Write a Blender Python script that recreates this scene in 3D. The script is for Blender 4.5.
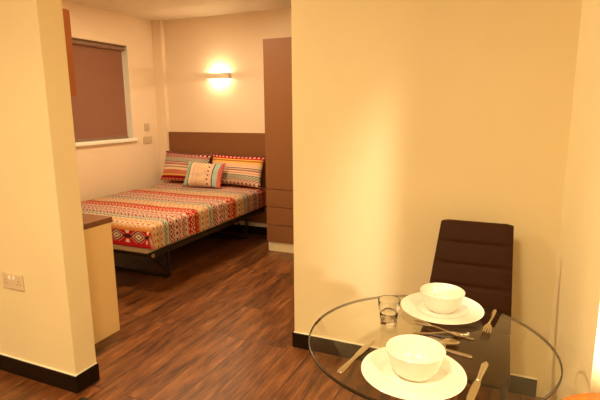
import bpy, bmesh, math, random
from mathutils import Vector, Matrix
random.seed(7)
PI = math.pi
for o in list(bpy.data.objects): bpy.data.objects.remove(o)
SC = bpy.context.scene
C = SC.collection

# ------------------------------------------------------------ camera
cam = bpy.data.cameras.new('camera'); co = bpy.data.objects.new('camera', cam); C.objects.link(co)
cam.sensor_fit = 'HORIZONTAL'; cam.sensor_width = 36.0; cam.lens = 36 * 474.54 / 600
cam.clip_start = 0.02
co.location = (0, 0, 1.45)
co.rotation_euler = (Matrix.Rotation(math.radians(23.69), 3, 'Z') @ Matrix.Rotation(PI/2 - math.radians(10.85), 3, 'X')
                     @ Matrix.Rotation(math.radians(-0.446), 3, 'Z')).to_euler()
SC.camera = co
# ------------------------------------------------------------ world, exposure, lights
w = bpy.data.worlds.new('world'); SC.world = w; w.use_nodes = True
w.node_tree.nodes['Background'].inputs[0].default_value = (0.9, 0.75, 0.55, 1)
w.node_tree.nodes['Background'].inputs[1].default_value = 0.005
vs = SC.view_settings
vs.view_transform = 'Standard'; vs.look = 'None'; vs.exposure = 1.02; vs.gamma = 1.0; vs.use_curve_mapping = False
WARM = (1.0, 0.80, 0.47)

def area(name, loc, size, power, col=WARM, rot=(0, 0, 0), shape='DISK', spread=PI):
    l = bpy.data.lights.new(name, 'AREA'); l.shape = shape; l.size = size; l.energy = power; l.color = col; l.spread = spread
    o = bpy.data.objects.new(name, l); C.objects.link(o); o.location = loc; o.rotation_euler = rot
    return o
def point(name, loc, radius, power, col=WARM):
    l = bpy.data.lights.new(name, 'POINT'); l.shadow_soft_size = radius; l.energy = power; l.color = col
    o = bpy.data.objects.new(name, l); C.objects.link(o); o.location = loc
    return o
LIVING_LIGHTS = [(-0.45, 0.10, 22), (-2.35, -0.35, 22), (1.2, 0.1, 27), (-1.2, -1.5, 14)]
for x, y, p in LIVING_LIGHTS: area('downlight_beam', (x, y, 2.465), 0.30, p)
KITCHEN_LIGHT = (-2.5, 2.33, 24)
area('downlight_beam', (KITCHEN_LIGHT[0], KITCHEN_LIGHT[1], 2.465), 0.08, KITCHEN_LIGHT[2], rot=(0, math.radians(-55), 0))
BEDROOM_LIGHT = (-2.75, 3.45, 14)
area('downlight_beam', (BEDROOM_LIGHT[0], BEDROOM_LIGHT[1], 2.465), 0.16, BEDROOM_LIGHT[2])
SCONCE_POWER = 3.6
ADDED_LAMP_POWER = 34

# ------------------------------------------------------------ node helpers
class NT:
    def __init__(s, name, rough=0.6, spec=0.5, col=(0.8, 0.8, 0.8), metal=0.0):
        s.m = bpy.data.materials.new(name); s.m.use_nodes = True; s.t = s.m.node_tree
        s.b = s.t.nodes['Principled BSDF']
        s.b.inputs['Roughness'].default_value = rough; s.b.inputs['Specular IOR Level'].default_value = spec
        s.b.inputs['Base Color'].default_value = (*col, 1); s.b.inputs['Metallic'].default_value = metal
    def n(s, kind, **kw):
        x = s.t.nodes.new(kind)
        for k, v in kw.items(): setattr(x, k, v)
        return x
    def l(s, a, b): s.t.links.new(a, b)
    def val(s, inp, v):
        if isinstance(v, (int, float)): inp.default_value = v
        elif isinstance(v, tuple): inp.default_value = v
        else: s.l(v, inp)
    def math(s, op, a, b=0.0, c=None):
        x = s.n('ShaderNodeMath', operation=op); s.val(x.inputs[0], a); s.val(x.inputs[1], b)
        if c is not None: s.val(x.inputs[2], c)
        return x.outputs[0]
    def mix(s, f, a, b, mode='MIX'):
        x = s.n('ShaderNodeMix', data_type='RGBA', blend_type=mode)
        s.val(x.inputs[0], f)
        for i, v in ((6, a), (7, b)):
            if isinstance(v, tuple): x.inputs[i].default_value = (*v[:3], 1)
            else: s.l(v, x.inputs[i])
        return x.outputs[2]
    def ramp(s, f, stops, interp='CONSTANT'):
        x = s.n('ShaderNodeValToRGB'); cr = x.color_ramp; cr.interpolation = interp
        while len(cr.elements) > 1: cr.elements.remove(cr.elements[-1])
        cr.elements[0].position = stops[0][0]; cr.elements[0].color = (*stops[0][1], 1)
        for p, c in stops[1:]:
            e = cr.elements.new(p); e.color = (*c, 1)
        s.l(f, x.inputs[0]); return x.outputs[0]
    def coord(s, out='Object', scale=(1, 1, 1), rot=(0, 0, 0)):
        t = s.n('ShaderNodeTexCoord'); m = s.n('ShaderNodeMapping')
        m.inputs['Scale'].default_value = scale; m.inputs['Rotation'].default_value = rot
        s.l(t.outputs[out], m.inputs[0]); return m.outputs[0]
    def noise(s, vec, scale, detail=4, rough=0.5):
        x = s.n('ShaderNodeTexNoise'); s.l(vec, x.inputs['Vector'])
        x.inputs['Scale'].default_value = scale; x.inputs['Detail'].default_value = detail; x.inputs['Roughness'].default_value = rough
        return x.outputs[0]
    def bump(s, h, strength=0.2, dist=0.01):
        x = s.n('ShaderNodeBump'); x.inputs['Strength'].default_value = strength; x.inputs['Distance'].default_value = dist
        s.l(h, x.inputs['Height']); s.l(x.outputs[0], s.b.inputs['Normal'])
    def color(s, c): s.l(c, s.b.inputs['Base Color'])

def paint(name, col, rough=0.55, var=0.04, scale=3.0, bump=0.03, spec=0.35, metal=0.0):
    a = NT(name, rough, spec, col, metal); v = a.coord()
    nz = a.noise(v, scale, 5)
    a.color(a.mix(nz, tuple(c * (1 - var) for c in col), tuple(min(1, c * (1 + var)) for c in col)))
    if bump: a.bump(a.noise(v, 180, 2), bump, 0.002)
    return a.m

def glassy(name, col, rough=0.0, ior=1.45):
    a = NT(name, rough, 0.5, col); a.b.inputs['Transmission Weight'].default_value = 1.0; a.b.inputs['IOR'].default_value = ior
    return a.m

def emis(name, col, strength):
    a = NT(name, 0.5, 0.2, (0.9, 0.85, 0.75))
    a.b.inputs['Emission Color'].default_value = (*col, 1); a.b.inputs['Emission Strength'].default_value = strength
    return a.m

M = {}
M['wall'] = paint('cream_paint', (0.82, 0.68, 0.41), 0.5)
M['wall_bed'] = paint('cream_bedroom_paint', (0.86, 0.69, 0.52), 0.55)
M['ceil'] = paint('ceiling_paint', (0.82, 0.72, 0.55), 0.7)
M['caulk'] = paint('caulk_white', (0.88, 0.84, 0.72), 0.4)
M['skirt'] = paint('dark_skirting', (0.014, 0.006, 0.003), 0.45, spec=0.12)
M['white_gloss'] = paint('white_gloss_paint', (0.92, 0.88, 0.80), 0.3)
M['brown'] = paint('brown_laminate', (0.235, 0.094, 0.037), 0.45, 0.06, 1.5, 0.03, 0.25)
M['brown_edge'] = paint('brown_laminate_edge', (0.20, 0.10, 0.06), 0.45)  # second laminate brown, slightly greyer
M['worktop'] = paint('brown_worktop', (0.19, 0.075, 0.032), 0.45, 0.1, 14, spec=0.25)
M['cab_brown'] = paint('reddish_cabinet', (0.36, 0.10, 0.025), 0.4, 0.08, 5)
M['cab_panel'] = paint('cream_panel', (0.80, 0.56, 0.27), 0.45)
M['plinth'] = paint('pale_plinth', (0.72, 0.58, 0.38), 0.5)
M['blind'] = paint('brown_blind_fabric', (0.27, 0.12, 0.075), 0.8, 0.05, 8, 0.1)
M['blind_rail'] = paint('brown_blind_rail', (0.26, 0.15, 0.10), 0.45)
M['steel'] = paint('polished_steel', (0.66, 0.60, 0.50), 0.2, 0.02, 30, 0.0, 0.5, 1.0)
M['socket'] = paint('socket_plastic', (0.70, 0.54, 0.36), 0.35)
M['switch'] = paint('brushed_switch', (0.62, 0.47, 0.32), 0.4, 0.03, 20, 0, 0.4)
M['black'] = paint('black_rubber', (0.012, 0.01, 0.009), 0.5)
M['frame'] = paint('dark_metal', (0.018, 0.009, 0.005), 0.4)
M['brass'] = paint('brass', (0.55, 0.42, 0.18), 0.35, 0.03, 20, 0, 0.5, 0.8)
M['base_fabric'] = paint('pale_mattress_fabric', (0.58, 0.44, 0.30), 0.8, 0.08, 25, 0.1)
M['leather'] = paint('brown_leather', (0.044, 0.0155, 0.0055), 0.55, 0.12, 20, 0.10, 0.08)
M['china'] = paint('white_china', (0.76, 0.72, 0.62), 0.12, 0.01, 5, 0.0, 0.5)
M['chrome'] = paint('chrome', (0.75, 0.72, 0.66), 0.12, 0.02, 10, 0.0, 0.5, 1.0)
M['sconce'] = paint('satin_sconce_metal', (0.80, 0.70, 0.54), 0.4, 0.03, 12, 0.0, 0.5, 0.0)
M['orange_wood'] = paint('orange_wood', (0.42, 0.12, 0.015), 0.4, 0.2, 12)
M['shade'] = paint('white_shade', (0.85, 0.82, 0.75), 0.8)
M['glass'] = glassy('clear_glass', (1, 1, 1), 0, 1.45)
def thin_glass(name, tint, ior=1.5):
    a = NT(name); t = a.t; t.nodes.remove(a.b)
    tr = a.n('ShaderNodeBsdfTransparent'); tr.inputs[0].default_value = (*tint, 1)
    gl = a.n('ShaderNodeBsdfGlossy'); gl.inputs['Roughness'].default_value = 0.0; gl.inputs[0].default_value = (1, 1, 1, 1)
    fr = a.n('ShaderNodeFresnel'); fr.inputs[0].default_value = ior
    ge = a.n('ShaderNodeNewGeometry')
    f = a.math('MULTIPLY', fr.outputs[0], a.math('SUBTRACT', 1.0, ge.outputs['Backfacing']))
    f = a.math('MULTIPLY', f, 1.1)
    mx = a.n('ShaderNodeMixShader'); a.l(f, mx.inputs[0]); a.l(tr.outputs[0], mx.inputs[1]); a.l(gl.outputs[0], mx.inputs[2])
    a.l(mx.outputs[0], t.nodes['Material Output'].inputs[0])
    return a.m
M['table_glass'] = thin_glass('table_glass', (0.955, 0.95, 0.90))
M['glass_edge'] = paint('polished_glass_edge', (0.025, 0.015, 0.006), 0.25, 0.02, 10, 0.0, 0.2)
M['pane'] = glassy('window_glass', (0.9, 0.95, 0.95), 0, 1.45)
M['glow'] = emis('lit_bulb', (1.0, 0.86, 0.58), 14)
M['diffuser'] = emis('lit_diffuser', (1.0, 0.84, 0.56), 6)

def floor_mat():
    a = NT('walnut_planks', 0.33, 0.45)
    t = a.n('ShaderNodeTexCoord'); mp = a.n('ShaderNodeMapping'); mp.inputs['Rotation'].default_value = (0, 0, PI/2)
    a.l(t.outputs['Object'], mp.inputs[0]); v = mp.outputs[0]
    br = a.n('ShaderNodeTexBrick'); a.l(v, br.inputs['Vector'])
    br.offset = 0.37; br.inputs['Scale'].default_value = 1.0
    br.inputs['Brick Width'].default_value = 1.22; br.inputs['Row Height'].default_value = 0.145
    br.inputs['Mortar Size'].default_value = 0.0022; br.inputs['Mortar Smooth'].default_value = 0.1
    br.inputs['Color1'].default_value = (0, 0, 0, 1); br.inputs['Color2'].default_value = (1, 1, 1, 1); br.inputs['Mortar'].default_value = (0, 0, 0, 1)
    tone = br.outputs['Color']
    off = a.n('ShaderNodeVectorMath', operation='MULTIPLY_ADD')   # each board gets its own grain
    a.l(tone, off.inputs[0]); off.inputs[1].default_value = (7, 13, 3); a.l(v, off.inputs[2])
    st = a.n('ShaderNodeMapping'); st.inputs['Scale'].default_value = (2.2, 11, 1); a.l(off.outputs[0], st.inputs[0])
    n1 = a.noise(st.outputs[0], 1.5, 8, 0.70)
    st2 = a.n('ShaderNodeMapping'); st2.inputs['Scale'].default_value = (5, 60, 1); a.l(off.outputs[0], st2.inputs[0])
    n2 = a.noise(st2.outputs[0], 1.2, 3, 0.5)
    g = a.math('ADD', a.math('MULTIPLY', n1, 0.72), a.math('MULTIPLY', n2, 0.28))
    c = a.ramp(g, [(0.34, (0.022, 0.008, 0.003)), (0.44, (0.100, 0.032, 0.010)), (0.55, (0.190, 0.066, 0.019)), (0.70, (0.34, 0.135, 0.043))], 'LINEAR')
    tn = a.ramp(tone, [(0.0, (0.72, 0.70, 0.70)), (1.0, (1.18, 1.15, 1.1))], 'LINEAR')
    c = a.mix(1.0, c, tn, 'MULTIPLY')
    c = a.mix(br.outputs['Fac'], c, (0.012, 0.005, 0.003))
    a.color(c)
    a.l(a.math('ADD', a.math('MULTIPLY', n2, 0.16), 0.26), a.b.inputs['Roughness'])
    a.bump(a.math('SUBTRACT', g, br.outputs['Fac']), 0.12, 0.003)
    return a.m
M['floor'] = floor_mat()

RED = (0.50, 0.012, 0.022); DRED = (0.20, 0.006, 0.018); CREAM = (0.80, 0.62, 0.42); ORG = (0.62, 0.23, 0.055)
PEACH = (0.78, 0.38, 0.22); GREEN = (0.30, 0.42, 0.30); DGREEN = (0.05, 0.10, 0.07); PINK = (0.72, 0.30, 0.24); PALE = (0.78, 0.62, 0.47)
YEL = (0.80, 0.48, 0.10); BLK = (0.03, 0.015, 0.02); TAN = (0.62, 0.40, 0.20)

FOOT_SHIFT = 0.03
def woven(name, period, bands, shift=0.0, foot=False, vertical=False, fine=False):
    """bands: (start 0..1, base, accent, motif) motif: d diamonds, z zigzag, c checks, s plain"""
    a = NT(name, 0.85, 0.15)
    uvn = a.n('ShaderNodeUVMap'); sp = a.n('ShaderNodeSeparateXYZ'); a.l(uvn.outputs[0], sp.inputs[0])
    u, v = sp.outputs[0], sp.outputs[1]
    if vertical: u, v = v, u
    ph = a.math('FRACT', a.math('ADD', a.math('DIVIDE', v, period), shift + 10.0))
    base = a.ramp(ph, [(b[0], b[1]) for b in bands])
    acc = a.ramp(ph, [(b[0], b[2]) for b in bands])
    sel = {'d': (1, 0, 0), 'z': (0, 1, 0), 'c': (0, 0, 1), 's': (0, 0, 0)}
    ms = a.ramp(ph, [(b[0], sel[b[3]]) for b in bands])
    msp = a.n('ShaderNodeSeparateColor'); a.l(ms, msp.inputs[0])
    def tri(x, p): return a.math('ABSOLUTE', a.math('SUBTRACT', a.math('FRACT', a.math('ADD', a.math('DIVIDE', x, p), 10.0)), 0.5))
    dm = a.math('ADD', tri(u, 0.055 if fine else 0.080), tri(v, 0.06 if fine else 0.090))
    dmask = a.math('LESS_THAN', a.math('FRACT', a.math('MULTIPLY', dm, 2.6)), 0.45)
    zz = a.math('FRACT', a.math('ADD', a.math('ADD', a.math('DIVIDE', v, 0.030 if fine else 0.030), a.math('MULTIPLY', tri(u, 0.042 if fine else 0.044), 1.9)), 10.0))
    zmask = a.math('LESS_THAN', zz, 0.5)
    ck = a.math('MULTIPLY', a.math('LESS_THAN', tri(u, 0.052), 0.22), a.math('LESS_THAN', tri(v, 0.04), 0.26))
    mask = a.math('ADD', a.math('ADD', a.math('MULTIPLY', dmask, msp.outputs[0]), a.math('MULTIPLY', zmask, msp.outputs[1])), a.math('MULTIPLY', ck, msp.outputs[2]))
    c = a.mix(mask, base, acc)
    if foot:      # hanging end of the cover: red with large concentric diamonds
        uu = a.math('MULTIPLY', tri(a.math('ADD', u, FOOT_SHIFT), 0.225), 2.5); vv = a.math('ABSOLUTE', a.math('DIVIDE', a.math('ADD', v, 0.098), 0.060))
        q = a.math('MULTIPLY', a.math('ADD', uu, vv), 0.5)
        fc = a.ramp(q, [(0.0, BLK), (0.07, CREAM), (0.20, DRED), (0.30, PALE), (0.36, DRED), (0.49, PINK), (0.55, RED)])
        u2 = tri(a.math('ADD', u, FOOT_SHIFT + 0.1125), 0.225)
        m2 = a.math('MULTIPLY', a.math('LESS_THAN', u2, a.math('ADD', 0.03, a.math('MULTIPLY', vv, 0.08))), a.math('LESS_THAN', a.math('ABSOLUTE', a.math('SUBTRACT', vv, 0.62)), 0.22))
        fc = a.mix(m2, fc, PALE)
        m3 = a.math('MULTIPLY', a.math('LESS_THAN', u2, 0.15), a.math('LESS_THAN', vv, 0.2))
        fc = a.mix(m3, fc, BLK)
        fc = a.mix(a.math('LESS_THAN', v, -0.150), fc, RED)
        fc = a.mix(a.math('GREATER_THAN', v, -0.046), fc, ORG)
        c = a.mix(a.math('LESS_THAN', v, -0.022), c, fc)
    nz = a.noise(a.coord('Object'), 260, 2)
    c = a.mix(0.35, c, a.ramp(nz, [(0.3, (0.55, 0.55, 0.55)), (0.7, (1.25, 1.25, 1.25))], 'LINEAR'), 'MULTIPLY')
    a.color(c); a.bump(nz, 0.15, 0.003)
    return a.m
CR2 = (0.55, 0.42, 0.29); PL2 = (0.58, 0.37, 0.30); PK2 = (0.42, 0.07, 0.07); OR2 = (0.50, 0.20, 0.06)
BANDS = [(0.0, OR2, DRED, 'd'), (0.055, OR2, CR2, 'z'), (0.10, CR2, PK2, 'c'), (0.145, TAN, DRED, 'c'), (0.19, CR2, OR2, 'z'), (0.25, CR2, PK2, 'c'), (0.29, CR2, CR2, 's'),
         (0.305, PL2, DGREEN, 'z'), (0.365, GREEN, CR2, 'z'), (0.405, DGREEN, DRED, 's'), (0.417, PL2, DRED, 'd'), (0.52, CR2, CR2, 's'),
         (0.54, PL2, BLK, 'c'), (0.59, PK2, PL2, 'z'), (0.64, PL2, BLK, 'c'), (0.68, PL2, DRED, 'z'), (0.74, CR2, PK2, 'c'), (0.79, CR2, CR2, 's'), (0.81, BLK, DRED, 's'), (0.82, RED, PL2, 'c'), (0.87, DRED, PEACH, 'd'), (0.95, RED, OR2, 'c')]
M['duvet'] = woven('woven_bedspread', 0.63, BANDS, 0.095, foot=True)
M['pillow_a'] = woven('woven_pillow_red_base', 0.365, [
    (0.0, PALE, DRED, 'c'), (0.10, PALE, RED, 'd'), (0.16, PALE, DGREEN, 'z'), (0.31, DGREEN, DGREEN, 's'), (0.325, PALE, PALE, 's'), (0.365, PINK, DRED, 's'), (0.41, CREAM, CREAM, 's'),
    (0.45, PINK, DRED, 'z'), (0.50, PALE, CREAM, 's'), (0.53, DRED, PINK, 's'), (0.555, PALE, PEACH, 's'), (0.58, PEACH, CREAM, 'z'), (0.71, YEL, YEL, 's'), (0.76, ORG, ORG, 's'), (0.79, DRED, ORG, 's'), (0.81, YEL, YEL, 's'), (0.85, RED, PALE, 'c'), (0.93, DRED, PINK, 'c')], fine=True)
M['pillow_b'] = woven('woven_pillow_red_top', 0.375, [
    (0.0, PEACH, RED, 'c'), (0.07, DRED, RED, 'd'), (0.16, YEL, ORG, 's'), (0.21, PEACH, RED, 'z'), (0.36, CREAM, PINK, 's'), (0.40, PALE, PINK, 's'), (0.43, PINK, PINK, 's'), (0.455, DGREEN, PALE, 's'),
    (0.475, CREAM, CREAM, 's'), (0.53, PINK, DRED, 'z'), (0.60, PALE, PINK, 's'), (0.625, DRED, BLK, 's'), (0.65, PALE, DGREEN, 'z'), (0.80, PINK, DRED, 'd'), (0.88, DRED, PALE, 'c')], fine=True)
TEAL = (0.36, 0.50, 0.42)
M['cushion'] = woven('woven_cushion_teal', 0.50, [
    (0.0, PINK, DRED, 's'), (0.03, TEAL, TEAL, 's'), (0.14, BLK, BLK, 's'), (0.160, CREAM, CREAM, 's'), (0.23, PALE, PINK, 'z'), (0.31, PALE, BLK, 'c'), (0.34, CREAM, PINK, 'z'),
    (0.42, CREAM, TAN, 'd'), (0.60, CREAM, PINK, 'z'), (0.66, PALE, BLK, 'c'), (0.69, PALE, PINK, 'z'), (0.77, BLK, BLK, 's'), (0.795, TEAL, TEAL, 's'), (0.91, PINK, RED, 'z')], vertical=True, fine=True)

# ------------------------------------------------------------ object helpers
def obj(name, bm, mat, parent=None, smooth=None, loc=None):
    me = bpy.data.meshes.new(name)
    bmesh.ops.recalc_face_normals(bm, faces=bm.faces[:])
    bm.to_mesh(me); bm.free()
    me.materials.append(mat)
    if smooth is not None:
        for p in me.polygons: p.use_smooth = True
        if smooth > 0:
            me.set_sharp_from_angle(angle=math.radians(smooth))
    o = bpy.data.objects.new(name, me); C.objects.link(o)
    if parent: o.parent = parent
    if loc: o.location = loc
    return o
def thing(name, label, cat, loc=(0, 0, 0), rz=0, group=None):
    o = bpy.data.objects.new(name, None); C.objects.link(o); o.empty_display_size = 0.1
    o.location = loc; o.rotation_euler = (0, 0, rz); o['label'] = label; o['category'] = cat
    if group: o['group'] = group
    return o
def tag(o, label, cat, group=None):
    o['label'] = label; o['category'] = cat
    if group: o['group'] = group
    return o
def struct(name, bm, mat, label=None, parent=None, smooth=None):
    o = obj(name, bm, mat, parent, smooth)
    if not parent: o['kind'] = 'structure'
    return o
def box(bm, a, b, bevel=0.0, seg=2):
    x0, y0, z0 = a; x1, y1, z1 = b
    r = bmesh.ops.create_cube(bm, size=1.0)
    for v in r['verts']:
        v.co = Vector(((x0 + x1)/2 + v.co.x*(x1 - x0), (y0 + y1)/2 + v.co.y*(y1 - y0), (z0 + z1)/2 + v.co.z*(z1 - z0)))
    if bevel:
        es = list({e for v in r['verts'] for e in v.link_edges})
        bmesh.ops.bevel(bm, geom=es, offset=bevel, segments=seg, affect='EDGES', profile=0.5)
def B(a, b, bevel=0.0, seg=2):
    bm = bmesh.new(); box(bm, a, b, bevel, seg); return bm
def lathe(bm, prof, seg=48, c=(0, 0, 0)):
    rings = []
    for r, z in prof:
        if r < 1e-6: rings.append([bm.verts.new((c[0], c[1], c[2] + z))])
        else: rings.append([bm.verts.new((c[0] + r*math.cos(2*PI*i/seg), c[1] + r*math.sin(2*PI*i/seg), c[2] + z)) for i in range(seg)])
    for A, D in zip(rings, rings[1:]):
        for i in range(seg):
            j = (i + 1) % seg
            if len(A) == 1 and len(D) == 1: continue
            if len(A) == 1: bm.faces.new((A[0], D[i], D[j]))
            elif len(D) == 1: bm.faces.new((A[i], A[j], D[0]))
            else: bm.faces.new((A[i], A[j], D[j], D[i]))
def tube(bm, pts, r, seg=12, closed=False):
    pts = [Vector(p) for p in pts]; n = len(pts); rings = []
    up = Vector((0, 0, 1)); prev = None
    for i, p in enumerate(pts):
        if closed: d = (pts[(i+1) % n] - pts[i-1]).normalized()
        else: d = ((pts[i+1] if i < n-1 else p) - (pts[i-1] if i > 0 else p)).normalized()
        if prev is None:
            a = d.cross(up); a = a if a.length > 1e-3 else d.cross(Vector((1, 0, 0)))
        else: a = prev - d * prev.dot(d)
        a.normalize(); prev = a; b = d.cross(a)
        rings.append([bm.verts.new(p + (a*math.cos(2*PI*k/seg) + b*math.sin(2*PI*k/seg))*r) for k in range(seg)])
    rng = range(n) if closed else range(n-1)
    for i in rng:
        A, D = rings[i], rings[(i+1) % n]
        for k in range(seg): bm.faces.new((A[k], A[(k+1) % seg], D[(k+1) % seg], D[k]))
    if not closed:
        bm.faces.new(rings[0]); bm.faces.new(rings[-1][::-1])

# ------------------------------------------------------------ measurements
XP, YP, YP2 = -1.982, 1.594, 1.732       # near wall end
XM, YM, XR = -1.133, 2.484, 0.25         # middle wall
XL, YB, ZC = -3.976, 4.776, 2.489        # bedroom
XE, YS = 2.3, -2.3                       # rest of the living room
YR = 1.395                               # end of the right wall

# ------------------------------------------------------------ structure
struct('floor', B((XL - .15, YS - .15, -0.05), (XE + .15, YB + .15, 0.0)), M['floor'])
struct('ceiling', B((XL - .15, YS - .15, ZC), (XE + .15, YB + .15, ZC + 0.05)), M['ceil'])
struct('wall_middle', B((XM, YM, 0), (XR, YB + .12, ZC)), M['wall'])
struct('wall_right', B((XR, YR, 0), (XE + .12, YM + .12, ZC)), M['wall'])
struct('wall_near_left', B((XL, YP, 0), (XP, YP2, ZC), 0.002), M['wall'])
bm = bmesh.new()      # bedroom left wall with its window opening
WY0, WY1, WZ0, WZ1 = 2.75, 4.288, 1.115, 2.157
for a, b in (((XL - .12, YS, 0), (XL, WY0, ZC)), ((XL - .12, WY1, 0), (XL, YB, ZC)), ((XL - .12, WY0, 0), (XL, WY1, WZ0)), ((XL - .12, WY0, WZ1), (XL, WY1, ZC))):
    box(bm, a, b)
struct('wall_left', bm, M['wall_bed'])
struct('wall_back', B((XL - .12, YB, 0), (XM, YB + .12, ZC)), M['wall_bed'])
struct('wall_boxing', B((XL, YB - 0.06, 0), (-3.842, YB, ZC), 0.002), M['wall_bed'])
struct('wall_east', B((XE, YS - .12, 0), (XE + .12, YR, ZC)), M['wall'])
struct('wall_south', B((XL - .12, YS - .12, 0), (XE, YS, ZC)), M['wall'])
# skirtings
T = 0.012; SK = 0.095
def skirting(name, segs):
    bm = bmesh.new()
    for a, b in segs:
        box(bm, a, b, 0.003, 2)
    return struct(name, bm, M['skirt'])
skirting('baseboard_left', [((XL, YP - T, 0), (XP + T, YP, SK)), ((XP, YP, 0), (XP + T, YP2 + .003, SK))])
skirting('baseboard_middle', [((XM - T, YM - T, 0), (0.214, YM, SK)), ((XM - T, YM, 0), (XM, YB - .55, SK))])
skirting('baseboard_back', [((-3.842, YB - T, 0), (-2.24, YB, SK))])
skirting('baseboard_window', [((XL, 1.8, 0), (XL + T, YB - .06, SK))])
def bead(name, segs):
    bm = bmesh.new()
    for a, b in segs: box(bm, a, b)
    struct(name, bm, M['caulk'])
bead('trim_1', [((XL, YP - .007, SK), (XP + .007, YP, SK + .005)), ((XP, YP, SK), (XP + .005, YP2, SK + .004))])
bead('trim_2', [((XM - .004, YM - .006, SK), (0.214, YM, SK + .004))])
# window
wf = bmesh.new()
for a, b in (((XL - .115, WY0, WZ0), (XL - .075, WY0 + .05, WZ1)), ((XL - .115, WY1 - .05, WZ0), (XL - .075, WY1, WZ1)),
             ((XL - .115, WY0, WZ0), (XL - .075, WY1, WZ0 + .05)), ((XL - .115, WY0, WZ1 - .05), (XL - .075, WY1, WZ1)), ((XL - .115, 3.49, WZ0), (XL - .075, 3.54, WZ1))):
    box(wf, a, b)
win = struct('window_1', wf, M['white_gloss'])
p = obj('pane', B((XL - .10, WY0 + .03, WZ0 + .03), (XL - .094, WY1 - .03, WZ1 - .03)), M['pane'], win)
struct('window_sill', B((XL - .072, WY0 + .002, WZ0 - .0), (XL - .0005, WY1 - .001, WZ0 + .022), 0.001), M['white_gloss'], parent=win)
struct('sill_nosing', B((XL, WY0 - .03, WZ0 - .018), (XL + .035, WY1 + .035, WZ0 + .022), 0.008), M['white_gloss'], parent=win)
bm = B((XL - .07, WY1 - .003, WZ0 + .022), (XL + .001, WY1 - .0005, WZ1)); struct('window_reveal', bm, M['white_gloss'], parent=win)

# ------------------------------------------------------------ roller blind
t = thing('roller_blind', 'brown roller blind pulled down over the bedroom window', 'blind', (XL - .04, 3.5, WZ1))
def local(fn, root):   # build with world numbers, store relative to root
    fn()
def wobj(name, bm, mat, root, smooth=None):
    bmesh.ops.translate(bm, verts=bm.verts[:], vec=-Vector(root.location)); 
    if root.rotation_euler.z: bmesh.ops.rotate(bm, verts=bm.verts[:], cent=(0, 0, 0), matrix=Matrix.Rotation(-root.rotation_euler.z, 3, 'Z'))
    return obj(name, bm, mat, root, smooth)
bm = bmesh.new(); tube(bm, [(XL - .035, WY0 + .03, WZ1 - .034), (XL - .035, WY1 - .018, WZ1 - .034)], 0.024, 20); wobj('roller', bm, M['blind_rail'], t, 40)
wobj('cassette', B((XL - .066, WY0 + .02, WZ1 - .012), (XL + .004, WY1 - .008, WZ1 - .001), .003), M['blind_rail'], t)
wobj('blind_fabric', B((XL - .058, WY0 + .05, WZ0 + .045), (XL - .055, WY1 - .03, WZ1 - .03)), M['blind'], t)
wobj('bottom_bar', B((XL - .063, WY0 + .05, WZ0 + .026), (XL - .050, WY1 - .03, WZ0 + .048), .004), M['blind_rail'], t)

# ------------------------------------------------------------ headboard, wardrobe
t = tag(obj('headboard', B((-3.84, YB - .032, 0.15), (-2.242, YB - .001, 1.187), .003), M['brown']), 'wide plain brown headboard panel fixed to the wall behind the pillows', 'headboard')
XW, YW, ZW = -2.238, 4.237, 2.116
WR = -1.32
t = thing('wardrobe', 'tall brown wardrobe with drawers below and a pale plinth, beside the bed', 'wardrobe', ((XW + WR)/2, YW + .27, 0))
wobj('body', B((XW, YW + .02, 0.098), (WR, YB - .003, ZW), .002), M['brown'], t)
wobj('plinth', B((XW + .012, YW + .012, 0), (WR - .01, YB - .02, 0.098)), M['plinth'], t)
zd = [0.100, 0.283, 0.470, 0.655]
for a, b in zip(zd, zd[1:]):
    wobj('drawer', B((XW + .001, YW, a), (WR - .002, YW + .019, b - .006), .002), M['brown'], t)
mid = (XW + WR)/2
for a, b in ((XW + .001, mid - .002), (mid + .002, WR - .002)):
    d = wobj('door', B((a, YW, 0.655), (b, YW + .019, ZW - .002), .002), M['brown'], t)

# ------------------------------------------------------------ bedroom sconce
LX, LZ = -3.087, 1.827
t = thing('wall_lamp', 'lit slim rectangular wall lamp glowing up and down above the bed', 'lamp', (LX, YB, LZ))
bm = bmesh.new()
hw, dp, hh = 0.155, 0.085, 0.032
# bowed front plate
n = 14; ring = []
for i in range(n + 1):
    a = -1 + 2*i/n; x = a*hw; y = -dp + 0.018*a*a
    ring.append((x, y))
for (x0, y0), (x1, y1) in zip(ring, ring[1:]):
    vs_ = [bm.verts.new(v) for v in ((x0, y0, -hh), (x1, y1, -hh), (x1, y1, hh), (x0, y0, hh), (x0, y0 + .004, -hh), (x1, y1 + .004, -hh), (x1, y1 + .004, hh), (x0, y0 + .004, hh))]
    for f in ((0, 1, 2, 3), (5, 4, 7, 6), (3, 2, 6, 7), (1, 0, 4, 5), (0, 3, 7, 4), (1, 5, 6, 2)): bm.faces.new([vs_[k] for k in f])
obj('front_plate', bm, M['sconce'], t)
for sx in (-1, 1): obj('side_plate', B((sx*hw - .003, -dp + .016, -hh), (sx*hw + .003, 0, hh)), M['sconce'], t)
obj('back_plate', B((-.06, -.012, -hh + .002), (.06, -.0005, hh - .002)), M['sconce'], t)
bm = bmesh.new(); tube(bm, [(-.045, -.042, 0), (.045, -.042, 0)], 0.010, 12); obj('bulb', bm, M['glow'], t, 40)
pl = point('sconce_light', (LX, YB - .045, LZ + .0185), 0.006, SCONCE_POWER * .5, (1.0, 0.80, 0.50)); 
pl = point('sconce_light', (LX, YB - .045, LZ - .0185), 0.006, SCONCE_POWER * .5, (1.0, 0.80, 0.50))

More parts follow.
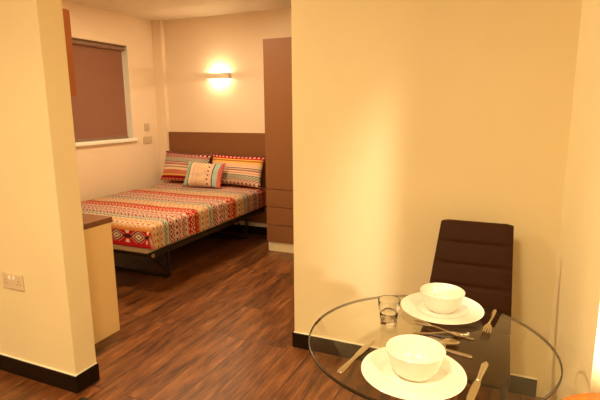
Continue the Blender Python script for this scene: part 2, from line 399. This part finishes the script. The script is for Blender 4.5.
# ------------------------------------------------------------ ceiling lights (outside the frame, they light the rooms)
cl = None
lab = ['round ceiling downlight over the front of the dining area', 'round ceiling downlight by the near left wall', 'round ceiling downlight in the far right of the living room',
       'round ceiling downlight behind the camera', 'round ceiling downlight above the kitchen counter', 'round ceiling downlight in front of the wardrobe']
for k, (x, y, p) in enumerate(LIVING_LIGHTS + [KITCHEN_LIGHT, BEDROOM_LIGHT]):
    t = thing('ceiling_downlight', lab[k], 'ceiling light', (x, y, ZC), 0, 'ceiling downlights')
    bm = bmesh.new(); lathe(bm, [(0.058, 0), (0.058, -.006), (0.050, -.008), (0.046, 0)], 32); obj('rim', bm, M['white_gloss'], t, 40)
    bm = bmesh.new(); lathe(bm, [(0, -.001), (0.046, -.001), (0.046, -.004), (0, -.004)], 32); obj('diffuser', bm, M['diffuser'], t, 40)

# ------------------------------------------------------------ kitchen counter and wall cabinet
XC, YC = -2.31, 2.234
t = thing('kitchen_counter', 'low kitchen base unit with a cream end panel behind the near wall', 'counter', (-2.9, YP2 + .25, 0))
wobj('end_panel', B((XC - .018, YP2 + .002, 0), (XC, YC, 0.744), .001), M['cab_panel'], t)
wobj('body', B((-3.5, YP2 + .004, 0.10), (XC - .0185, YC - .025, 0.742)), M['cab_panel'], t)
wobj('kickboard', B((-3.49, YP2 + .02, 0), (XC - .02, YC - .07, 0.0995)), M['plinth'], t)
for k in range(2):
    x0 = -3.49 + k*.585
    d = wobj('door', B((x0, YC - .024, 0.11), (x0 + .578, YC - .004, 0.735), .002), M['cab_panel'], t)
    bm = bmesh.new(); tube(bm, [(x0 + .2, YC + .018, .69), (x0 + .38, YC + .018, .69)], .005, 8); tube(bm, [(x0 + .2, YC - .004, .69), (x0 + .2, YC + .018, .69)], .004, 8); tube(bm, [(x0 + .38, YC - .004, .69), (x0 + .38, YC + .018, .69)], .004, 8)
    h = wobj('handle', bm, M['chrome'], t, 40); h.parent = d
tag(obj('worktop', B((-3.52, YP2 + .002, 0.744), (XC + .004, YC + .012, 0.780), .003), M['worktop']), 'brown laminate worktop lying on the cream base unit', 'worktop')
t = thing('wall_cabinet', 'reddish brown wall cabinet hung high on the back of the near wall', 'cabinet', (-2.7, YP2, 1.53))
wobj('body', B((-3.2, YP2 + .003, 1.530), (XC - .001, 2.048, 2.008), .001), M['cab_brown'], t)
for k in range(2):
    wobj('door', B((-3.198 + k*.445, 2.0485, 1.532), (-3.198 + k*.445 + .44, 2.066, 2.006), .001), M['cab_brown'], t)

# ------------------------------------------------------------ sockets and switches
def ring_screw(bm, x, y, z): pass
t = thing('wall_socket', 'double power socket low on the near cream wall', 'socket', (-2.374, YP, 0.558))
obj('face_plate', B((-.078, -.010, -.044), (.078, -.0003, .044), .003), M['socket'], t)
for s in (-1, 1):
    obj('rocker_switch', B((s*.017 - .008, -.0135, .012), (s*.017 + .008, -.0095, .032), .0015), M['caulk'], t)
    bm = bmesh.new()
    for dx, dz, wx, wz in ((0, .006, .003, .008), (-.011, -.012, .007, .0035), (.011, -.012, .007, .0035)):
        cx = s*.050
        box(bm, (cx + dx - wx/2, -.0106, dz - wz/2), (cx + dx + wx/2, -.0098, dz + wz/2))
    obj('pin_holes', bm, M['black'], t)
t = thing('light_switch', 'single switch plate beside the window, above the wider plate', 'switch', (XL, 4.517, 1.253))
obj('face_plate', B((.0003, -.040, -.043), (.010, .040, .043), .003), M['switch'], t)
obj('rocker_switch', B((.0095, -.012, -.018), (.014, .012, .018), .002), M['socket'], t)
t = thing('wall_socket', 'wide double plate on the bedroom wall by the window sill end', 'socket', (XL, 4.512, 1.100))
obj('face_plate', B((.0003, -.073, -.043), (.010, .073, .043), .003), M['switch'], t)
for s in (-1, 1): obj('rocker_switch', B((.0095, s*.035 - .012, -.018), (.014, s*.035 + .012, .018), .002), M['socket'], t)

bm = bmesh.new(); lathe(bm, [(0, 0), (.030, 0), (.030, .018), (.026, .026), (.012, .030), (0, .030)], 28)
tag(obj('door_stop', bm, M['black'], None, 40, (-1.868, 1.522, 0)), 'small round black rubber stop on the floor by the near wall corner', 'door stop')

# ------------------------------------------------------------ bed
BX0, BX1, BY0, BY1 = -3.80, -2.505, 2.80, 4.735
ZT = 0.578
bed = thing('bed', 'double bed on a low dark metal frame against the brown headboard', 'bed', ((BX0 + BX1)/2, (BY0 + BY1)/2, 0))
wobj('mattress', B((BX0 + .02, BY0 - .010, 0.338), (BX1 - .030, BY1 - .01, ZT - .03), .018, 4), M['base_fabric'], bed, 50)
bm = bmesh.new()
box(bm, (BX0 + .02, BY0 + .02, 0.300), (BX1 - .012, BY0 + .06, 0.3375), .004)
box(bm, (BX0 + .02, BY1 - .06, 0.300), (BX1 - .012, BY1 - .02, 0.3375), .004)
for x in (BX0 + .02, BX1 - .052): box(bm, (x, BY0 + .0605, 0.300), (x + .04, BY1 - .0605, 0.3375), .004)
wobj('side_rail', bm, M['frame'], bed)
bm = bmesh.new()
for k in range(11): box(bm, (BX0 + .0605, BY0 + .14 + k*.165, .312), (BX1 - .0525, BY0 + .21 + k*.165, .324))
wobj('slats', bm, M['frame'], bed)
for y in (3.17, 4.52):
    bm = bmesh.new(); x0, x1 = BX0 + .22, BX1 - .14
    pts = [(x0, y, .300), (x0, y, .05)] + [(x0 + .035*(1 - math.cos(a)), y, .05 - .035*math.sin(a)) for a in (.4, .8, 1.2, PI/2)] + \
          [(x1 - .035*(1 - math.cos(a)), y, .05 - .035*math.sin(a)) for a in (PI/2, 1.2, .8, .4)] + [(x1, y, .05), (x1, y, .300)]
    tube(bm, pts, .014, 10)
    wobj('leg', bm, M['frame'], bed, 40)
    for x in (x0, x1):
        bm = bmesh.new(); tube(bm, [(x, y, .05), (x, y - .24, .305)], .008, 8)
        wobj('brace', bm, M['frame'], bed, 40)
bm = bmesh.new(); tube(bm, [(BX1 - .012, BY0 + .03, .320), (BX1 - .002, BY0 + .03, .320)], .016, 12)
wobj('corner_bolt', bm, M['brass'], bed, 40)['label'] = 'brass coloured bolt'

# bedspread: cloth over the mattress, hanging at foot and along the open side
from mathutils import noise as mnoise
def cloth():
    bm = bmesh.new(); uvl = bm.loops.layers.uv.new('UVMap')
    W, L = BX1 - BX0, BY1 - BY0; R = 0.05; DR = 0.200; DF = 0.182
    def arr(a, b, n): return [a + (b - a)*i/n for i in range(n + 1)]
    S = arr(-0.10, 0, 6)[:-1] + arr(0, W - .02, 60)[:-1] + arr(W - .02, W + DR, 22)
    Tt = arr(-DF, 0, 16)[:-1] + arr(0, L - .02, 90)
    vr = []
    for tt in Tt:
        row = []
        for s in S:
            cs = min(max(s, R*.6), W - R*.6); ct = max(tt, R*.6)
            ex, ey = s - cs, tt - ct
            d = math.hypot(ex, ey)
            if d > 1e-9:
                if ex and ey:   # corner: keep the drop of the longer side so the hem hangs straight
                    mm = max(abs(ex), abs(ey)); fx, fy = ex/d, ey/d; dd = min(mm, DF + .03 + .012*abs(ex)/d)
                else: dd = d; fx, fy = ex/d, ey/d
                q = R*PI/2
                if dd < q: out = R*math.sin(dd/R); drop = R*(1 - math.cos(dd/R))
                else: out = R; drop = R + (dd - q)
            else: out = drop = 0; fx = fy = 0
            x, y = cs + fx*out, ct + fy*out
            nz = mnoise.noise((s*2.2, tt*2.2, 1.3))*.010 + mnoise.noise((s*7, tt*5, 4.1))*.0035
            z = ZT - drop + (nz if drop < R else 0)
            flare = mnoise.noise((s*3 + 9, tt*5, 0))*.006 * min(1, drop/.1)
            z = max(z, 0.350 + .006*mnoise.noise((s*4, tt*4, 7)))
            row.append((bm.verts.new((BX0 + x + fx*(flare + .004), BY0 + y + fy*(flare + .004), z)), s, tt))
        vr.append(row)
    for i in range(len(vr) - 1):
        for j in range(len(vr[0]) - 1):
            q = (vr[i][j], vr[i][j+1], vr[i+1][j+1], vr[i+1][j])
            f = bm.faces.new([a[0] for a in q])
            for lp, a in zip(f.loops, q): lp[uvl].uv = (a[1], a[2])
    return bm
def keepuv(name, bm, mat, parent=None):
    me = bpy.data.meshes.new(name); bm.normal_update(); bm.to_mesh(me); bm.free(); me.materials.append(mat)
    for p in me.polygons: p.use_smooth = True
    o = bpy.data.objects.new(name, me); C.objects.link(o)
    if parent: o.parent = parent
    return o
o = tag(keepuv('bedspread', cloth(), M['duvet']), 'patterned bedspread in red, orange, cream and green bands lying on the bed', 'bedspread')
md = o.modifiers.new('thickness', 'SOLIDIFY'); md.thickness = 0.004; md.offset = 1

def pillow(name, mat, w, h, th, seed, flange=0.0, pinch=0.11):
    """pillow centred on origin, width along x, height along z, thickness along y; bottom at z=0"""
    bm = bmesh.new(); uvl = bm.loops.layers.uv.new('UVMap'); nx, nz = 34, 26
    def pt(i, j, side):
        a, b = -1 + 2*i/nx, -1 + 2*j/nz
        prof = max(0.0, (1 - abs(a)**2.6))**.55 * max(0.0, (1 - abs(b)**2.6))**.55
        wr = mnoise.noise((a*2.3 + seed, b*2.3, side*3.0))*.16 + mnoise.noise((a*6 + seed, b*5, side))*.05
        y = side*th/2*prof*(1 + wr)
        x = a*w/2*(1 - pinch*(1 - abs(a))*0 - pinch*(1 - b*b)*.55) + mnoise.noise((a*3, b*3, seed))*.004
        z = h/2 + b*h/2*(1 - pinch*(1 - a*a)*.9)
        return Vector((x, y, z)), (a*w/2 + w/2, (b + 1)/2*h)
    grids = []
    edge = {}
    for side in (-1, 1):
        g = []
        for i in range(nx + 1):
            r = []
            for j in range(nz + 1):
                P, uv = pt(i, j, side)
                if i in (0, nx) or j in (0, nz):
                    if (i, j) not in edge: edge[(i, j)] = bm.verts.new(P)
                    r.append((edge[(i, j)], uv))
                else: r.append((bm.verts.new(P), uv))
            g.append(r)
        for i in range(nx):
            for j in range(nz):
                q = (g[i][j], g[i+1][j], g[i+1][j+1], g[i][j+1])
                if side > 0: q = q[::-1]
                f = bm.faces.new([k[0] for k in q])
                for lp, k in zip(f.loops, q): lp[uvl].uv = k[1]
    return keepuv(name, bm, mat)
zb = ZT + .004
p1 = tag(pillow('pillow', M['pillow_b'], .66, .375, .15, 1.0), 'left patterned pillow with a green zigzag top band leaning on the headboard', 'pillow', 'bed pillows')
p1.location = (-3.535, 4.575, zb + .016); p1.rotation_euler = (math.radians(-20), math.radians(2), math.radians(1))
p2 = tag(pillow('pillow', M['pillow_a'], .72, .365, .15, 5.0), 'right patterned pillow with an orange and yellow top band, nearest the wardrobe', 'pillow', 'bed pillows')
p2.location = (-2.835, 4.575, zb + .016); p2.rotation_euler = (math.radians(-20), math.radians(1), math.radians(-2))
p3 = tag(pillow('cushion', M['cushion'], .50, .30, .12, 9.0), 'small cream and teal striped cushion propped in front of the two pillows', 'cushion')
p3.location = (-3.125, 4.365, zb + .014); p3.rotation_euler = (math.radians(-26), math.radians(1), math.radians(2))

# ------------------------------------------------------------ dining chair
CH = thing('dining_chair', 'dark brown leather dining chair with a ribbed back behind the glass table', 'chair', (-.12, 2.05, 0), 0)
def slab(corner, th, grooves=()):
    pass
bm = bmesh.new()
# padded back made of horizontal quilted panels, leaning back
lo = Vector((0, 2.17, 0.46)); hi = Vector((0, 2.315, 0.922))
xl0, xr0, xl1, xr1 = -.318, .0665, -.270, .0475
zs = [0.46, .545, .640, .733, .830, .922]
N = 9
prev = None; rows = []
for k in range(5):
    for i in range(N + (1 if k == 4 else 0)):
        a = i/N; z = zs[k] + (zs[k+1] - zs[k])*a
        f = (z - .46)/.462
        bul = .006*(1 - abs(2*a - 1)**14)
        if k == 0 and i == 0: bul = 0
        rows.append((f, z, bul))
for f, z, bul in rows:
    y = lo.y + (hi.y - lo.y)*f; x0 = xl0 + (xl1 - xl0)*f; x1 = xr0 + (xr1 - xr0)*f
    r = []
    cr = .014 if f > .97 else 0
    for a in [i/12 for i in range(13)]:
        e = min(a, 1 - a); eb = min(1, e/.04)
        r.append(bm.verts.new((x0 + (x1 - x0)*a, y - .012 - bul*eb**.5, z - (0.006 if f > .995 and e < .01 else 0))))
    for a in [i/12 for i in range(13)][::-1]:
        r.append(bm.verts.new((x0 + (x1 - x0)*a, y + .016, z - (0.006 if f > .995 and (a < .01 or a > .99) else 0))))
    rows_n = len(r)
    if prev:
        for i in range(rows_n):
            j = (i + 1) % rows_n
            bm.faces.new((prev[i], prev[j], r[j], r[i]))
    else: bm.faces.new(r[::-1])
    prev = r
bm.faces.new(prev)
wobj('backrest', bm, M['leather'], CH, 50)
wobj('seat', B((-.312, 1.79, .405), (.0665, 2.185, .458), .018, 4), M['leather'], CH, 60)
for sx in (-.275, .048):
    for sy, top in ((1.815, .406), (2.165, .406)):
        bm = bmesh.new(); tube(bm, [(sx, sy, top), (sx + (.006 if sx > 0 else -.006), sy, 0.0)], .012, 12)
        wobj('leg', bm, M['frame'], CH, 40)

# ------------------------------------------------------------ glass table
TX, TY, TR, TZ = -.187, 1.391, .366, .75
t = thing('dining_table', 'round clear glass dining table laid for two', 'table', (TX, TY, 0))
bm = bmesh.new(); e = .004; lathe(bm, [(0, TZ - .010), (TR - e, TZ - .010), (TR - e*.3, TZ - .010 + e*.3), (TR, TZ - .010 + e), (TR, TZ - e), (TR - e*.3, TZ - e*.3), (TR - e, TZ), (0, TZ)], 128)
tt = obj('table_top', bm, M['table_glass'], t, 25)
tt.data.materials.append(M['glass_edge'])
for p in tt.data.polygons:
    if abs(p.normal.z) < .95: p.material_index = 1
bm = bmesh.new(); lathe(bm, [(0, TZ - .0115), (.055, TZ - .0115), (.055, TZ - .020), (.022, TZ - .026), (.022, .03), (.03, .022), (.17, .010), (.175, 0), (0, 0)], 48)
obj('pedestal', bm, M['chrome'], t, 35)

# ------------------------------------------------------------ china
def plate(name, c, r, label, group):
    s = r/.14
    prof = [(0, .004), (.060, .004), (.078, .006), (.088, .0085), (.092, .0095), (.138, .0135), (.140, .0150), (.1385, .0168), (.130, .0158), (.095, .0125), (.091, .0120), (.086, .0096), (.076, .0078), (.058, .0072), (0, .0072)]
    bm = bmesh.new(); lathe(bm, [(0, .004), (.052, .004), (.054, 0), (.058, 0), (.060, .004)] and [(a*s, b) for a, b in [(0, .003), (.056, .003), (.057, 0), (.062, 0), (.064, .004)] + prof[2:]], 96)
    o = obj(name, bm, M['china'], None, 40, c); return tag(o, label, 'plate', group)
def bowl(name, c, r, h, label, group):
    k = r/.075
    prof = [(0, .003), (.036, .003), (.038, 0), (.044, 0), (.047, .003), (.056, .012), (.064, .028), (.070, .048), (.0745, h - .002), (.075, h), (.0738, h + .0012), (.0720, h - .001), (.067, .048), (.061, .029), (.053, .015), (.043, .009), (.02, .007), (0, .007)]
    bm = bmesh.new(); lathe(bm, [(a*k, b) for a, b in prof], 96)
    o = obj(name, bm, M['china'], None, 60, c); return tag(o, label, 'bowl', group)
P1 = (-.176, 1.630, TZ); P2 = (-.192, 1.175, TZ)
plate('dinner_plate', P1, .140, 'white plate under the bowl on the chair side of the table', 'white dinner plates')
plate('dinner_plate', P2, .1365, 'white plate under the nearer bowl, closest to the camera', 'white dinner plates')
bowl('cereal_bowl', (-.176, 1.630, TZ + .0074), .0755, .067, 'white bowl standing on the far plate, in front of the chair', 'white bowls')
bowl('cereal_bowl', (-.188, 1.180, TZ + .0074), .0770, .070, 'white bowl standing on the plate nearest the camera', 'white bowls')

# tumbler
t = thing('glass_tumbler', 'clear ribbed glass tumbler standing left of the far plate', 'glass', (-.322, 1.452, TZ))
bm = bmesh.new(); seg = 64; H = .088
prof = [(0, .0), (.0245, 0), (.027, .003), (.0275, .020), (.0285, .022), (.0300, .040), (.0285, .044), (.0300, .046), (.0335, .060), (.0365, H - .001), (.0362, H), (.0345, H - .001), (.0315, .060), (.0280, .044), (.0262, .026), (.0250, .017), (.018, .0145), (0, .0145)]
lathe(bm, prof, seg)
for v in bm.verts:
    r = math.hypot(v.co.x, v.co.y); z = v.co.z
    if r > .0268 and .002 < z < .058 and r > .0262 + z*.045:
        a = math.atan2(v.co.y, v.co.x); k = 1 - .045*(0.5 + .5*math.cos(a*10))*(1 if z < .05 else .4)
        v.co.x *= k; v.co.y *= k
obj('tumbler_body', bm, M['glass'], t, 40)

# ------------------------------------------------------------ cutlery
def ribbon(stations, th=.0022, nseg=6, cup=0.0):
    """stations: (s, halfwidth, z, cupdepth); solid strip along +x"""
    bm = bmesh.new(); prev = None
    for s, hw_, z, cd in stations:
        top = []; bot = []
        for i in range(nseg + 1):
            a = -1 + 2*i/nseg
            zz = z - cd*(1 - a*a)
            top.append(bm.verts.new((s, a*hw_, zz + th*(1 - .6*a*a)))); bot.append(bm.verts.new((s, a*hw_, zz)))
        r = top + bot[::-1]
        if prev:
            for i in range(len(r)):
                j = (i + 1) % len(r); bm.faces.new((prev[i], prev[j], r[j], r[i]))
        else: bm.faces.new(r[::-1])
        prev = r
    bm.faces.new(prev)
    return bm
HANDLE = [(0, .0035, .001, 0), (.004, .0055, .001, 0), (.012, .0070, .001, 0), (.03, .0062, .0012, 0), (.06, .0046, .003, 0), (.09, .0038, .007, 0), (.11, .0032, .010, 0), (.125, .0036, .010, 0)]
def place(t, a, b):
    d = Vector((b[0] - a[0], b[1] - a[1])); t.location = (a[0], a[1], TZ + .0003); t.rotation_euler = (0, 0, math.atan2(d.y, d.x))
def cut_spoon(label, a, b, L=.19):
    t = thing('spoon', label, 'spoon', (0, 0, 0)); place(t, a, b); k = L/.185
    obj('handle', ribbon([(s*k, h, z, c) for s, h, z, c in HANDLE]), M['steel'], t, 50)
    st = [(.1245, .0040, .010, .0), (.132, .0095, .0105, .002), (.141, .0150, .0108, .005), (.152, .0185, .0110, .007), (.163, .0185, .0108, .0075), (.173, .0150, .0100, .006), (.180, .0095, .0085, .003), (.1845, .003, .008, .0)]
    obj('bowl', ribbon([(s*k, h, z, c) for s, h, z, c in st], .0015, 10), M['steel'], t, 60)
    return t
def cut_fork(label, a, b, L=.19):
    t = thing('fork', label, 'fork', (0, 0, 0)); place(t, a, b); k = L/.190
    obj('handle', ribbon([(s*k, h, z, c) for s, h, z, c in HANDLE]), M['steel'], t, 50)
    obj('fork_head', ribbon([(.1245*k, .0038, .010, 0), (.132*k, .0080, .009, .001), (.140*k, .0118, .007, .001), (.148*k, .0125, .005, .001)], .002, 6), M['steel'], t, 60)
    for i in range(4):
        y = -.0102 + i*.0068
        bm = bmesh.new(); pts = [(.1478, .005), (.158, .0035), (.170, .0035), (.182, .006), (.190, .010)]; prev = None
        for n_, (s, z) in enumerate(pts):
            hw_ = .0022 - .0003*n_
            r = [bm.verts.new((s*k, y + dy*hw_, z + dz)) for dy, dz in ((-1, 0), (1, 0), (1, .0016), (-1, .0016))]
            if prev:
                for q in range(4): bm.faces.new((prev[q], prev[(q+1) % 4], r[(q+1) % 4], r[q]))
            else: bm.faces.new(r[::-1])
            prev = r
        bm.faces.new(prev); obj('tine', bm, M['steel'], t, 50)
    return t
def cut_knife(label, a, b, L=.22):
    t = thing('knife', label, 'knife', (0, 0, 0)); place(t, a, b); k = L/.22
    obj('handle', ribbon([(0, .004, .001, 0), (.004, .0070, .001, 0), (.014, .0088, .001, 0), (.04, .0078, .001, 0), (.075, .0062, .001, 0), (.098, .0060, .001, 0), (.104, .0062, .001, 0)], .0045), M['steel'], t, 60)
    obj('blade', ribbon([(.1042*k, .0060, .002, 0), (.12*k, .0088, .002, 0), (.16*k, .0100, .002, 0), (.20*k, .0092, .002, 0), (.214*k, .0055, .002, 0), (.219*k, .0015, .002, 0)], .0014), M['steel'], t, 60)
    return t
cut_knife('steel knife lying left of the nearer plate, handle toward the table edge', (-.377, 1.108), (-.338, 1.330))
cut_knife('steel knife lying right of the nearer plate', (-.016, 1.318), (-.046, 1.100))
cut_fork('steel fork lying right of the far plate with its tines toward the camera', (-.004, 1.708), (-.026, 1.485), .222)
cut_spoon('steel spoon just below the far plate, its bowl toward the tumbler', (-.055, 1.448), (-.252, 1.488), .200)
cut_fork('steel fork lying between the plates beside the spoons', (-.236, 1.420), (-.078, 1.462), .172)
cut_spoon('steel spoon half hidden behind the nearer bowl, between the plates', (-.262, 1.312), (-.100, 1.398))
cut_knife('steel knife sticking out behind the nearer bowl to the right', (-.054, 1.333), (-.262, 1.376), .212)

# ------------------------------------------------------------ round side table at the right edge, plus an added lamp out of view
t = thing('side_table', 'round orange wooden side table at the bottom right edge', 'side table', (.335, 1.182, .022))
bm = bmesh.new(); lathe(bm, [(0, .655), (.190, .655), (.200, .660), (.204, .668), (.200, .677), (.192, .680), (0, .680)], 72); obj('table_top', bm, M['orange_wood'], t, 35)
for k in range(3):
    a = 2*PI*k/3 + .4; bm = bmesh.new(); tube(bm, [(.11*math.cos(a), .11*math.sin(a), .656), (.17*math.cos(a), .17*math.sin(a), -.020)], .014, 12); obj('leg', bm, M['orange_wood'], t, 40)
t = thing('added_desk_lamp', 'white metal desk lamp added out of view to light the end of the right wall', 'lamp', (.46, 1.10, .702))
bm = bmesh.new(); lathe(bm, [(0, 0), (.055, 0), (.055, .010), (.012, .016), (0, .016)], 32); obj('base', bm, M['white_gloss'], t, 40)
bm = bmesh.new(); tube(bm, [(0, 0, .014), (0, -.02, .20), (0, -.045, .33)], .006, 10); obj('stem', bm, M['white_gloss'], t, 40)
hd = bmesh.new(); lathe(hd, [(0, -.062), (.020, -.060), (.026, -.045), (.045, .030), (.043, .030), (.024, -.043), (.018, -.056), (0, -.058)], 32)
bmesh.ops.rotate(hd, verts=hd.verts[:], cent=(0, 0, 0), matrix=Matrix.Rotation(math.radians(-100), 3, 'X')); bmesh.ops.translate(hd, verts=hd.verts[:], vec=(0, -.005, .345))
obj('lamp_head', hd, M['white_gloss'], t, 40)
l = bpy.data.lights.new('added_lamp_light', 'SPOT'); l.energy = ADDED_LAMP_POWER; l.color = (1, .92, .76); l.spot_size = math.radians(84); l.spot_blend = .4; l.shadow_soft_size = .02  # added spot, aimed only to whiten the end face of the right wall
o = bpy.data.objects.new('added_lamp_light', l); C.objects.link(o); o.location = (.46, 1.112, 1.045); o.rotation_euler = (math.radians(80), 0, math.radians(8))
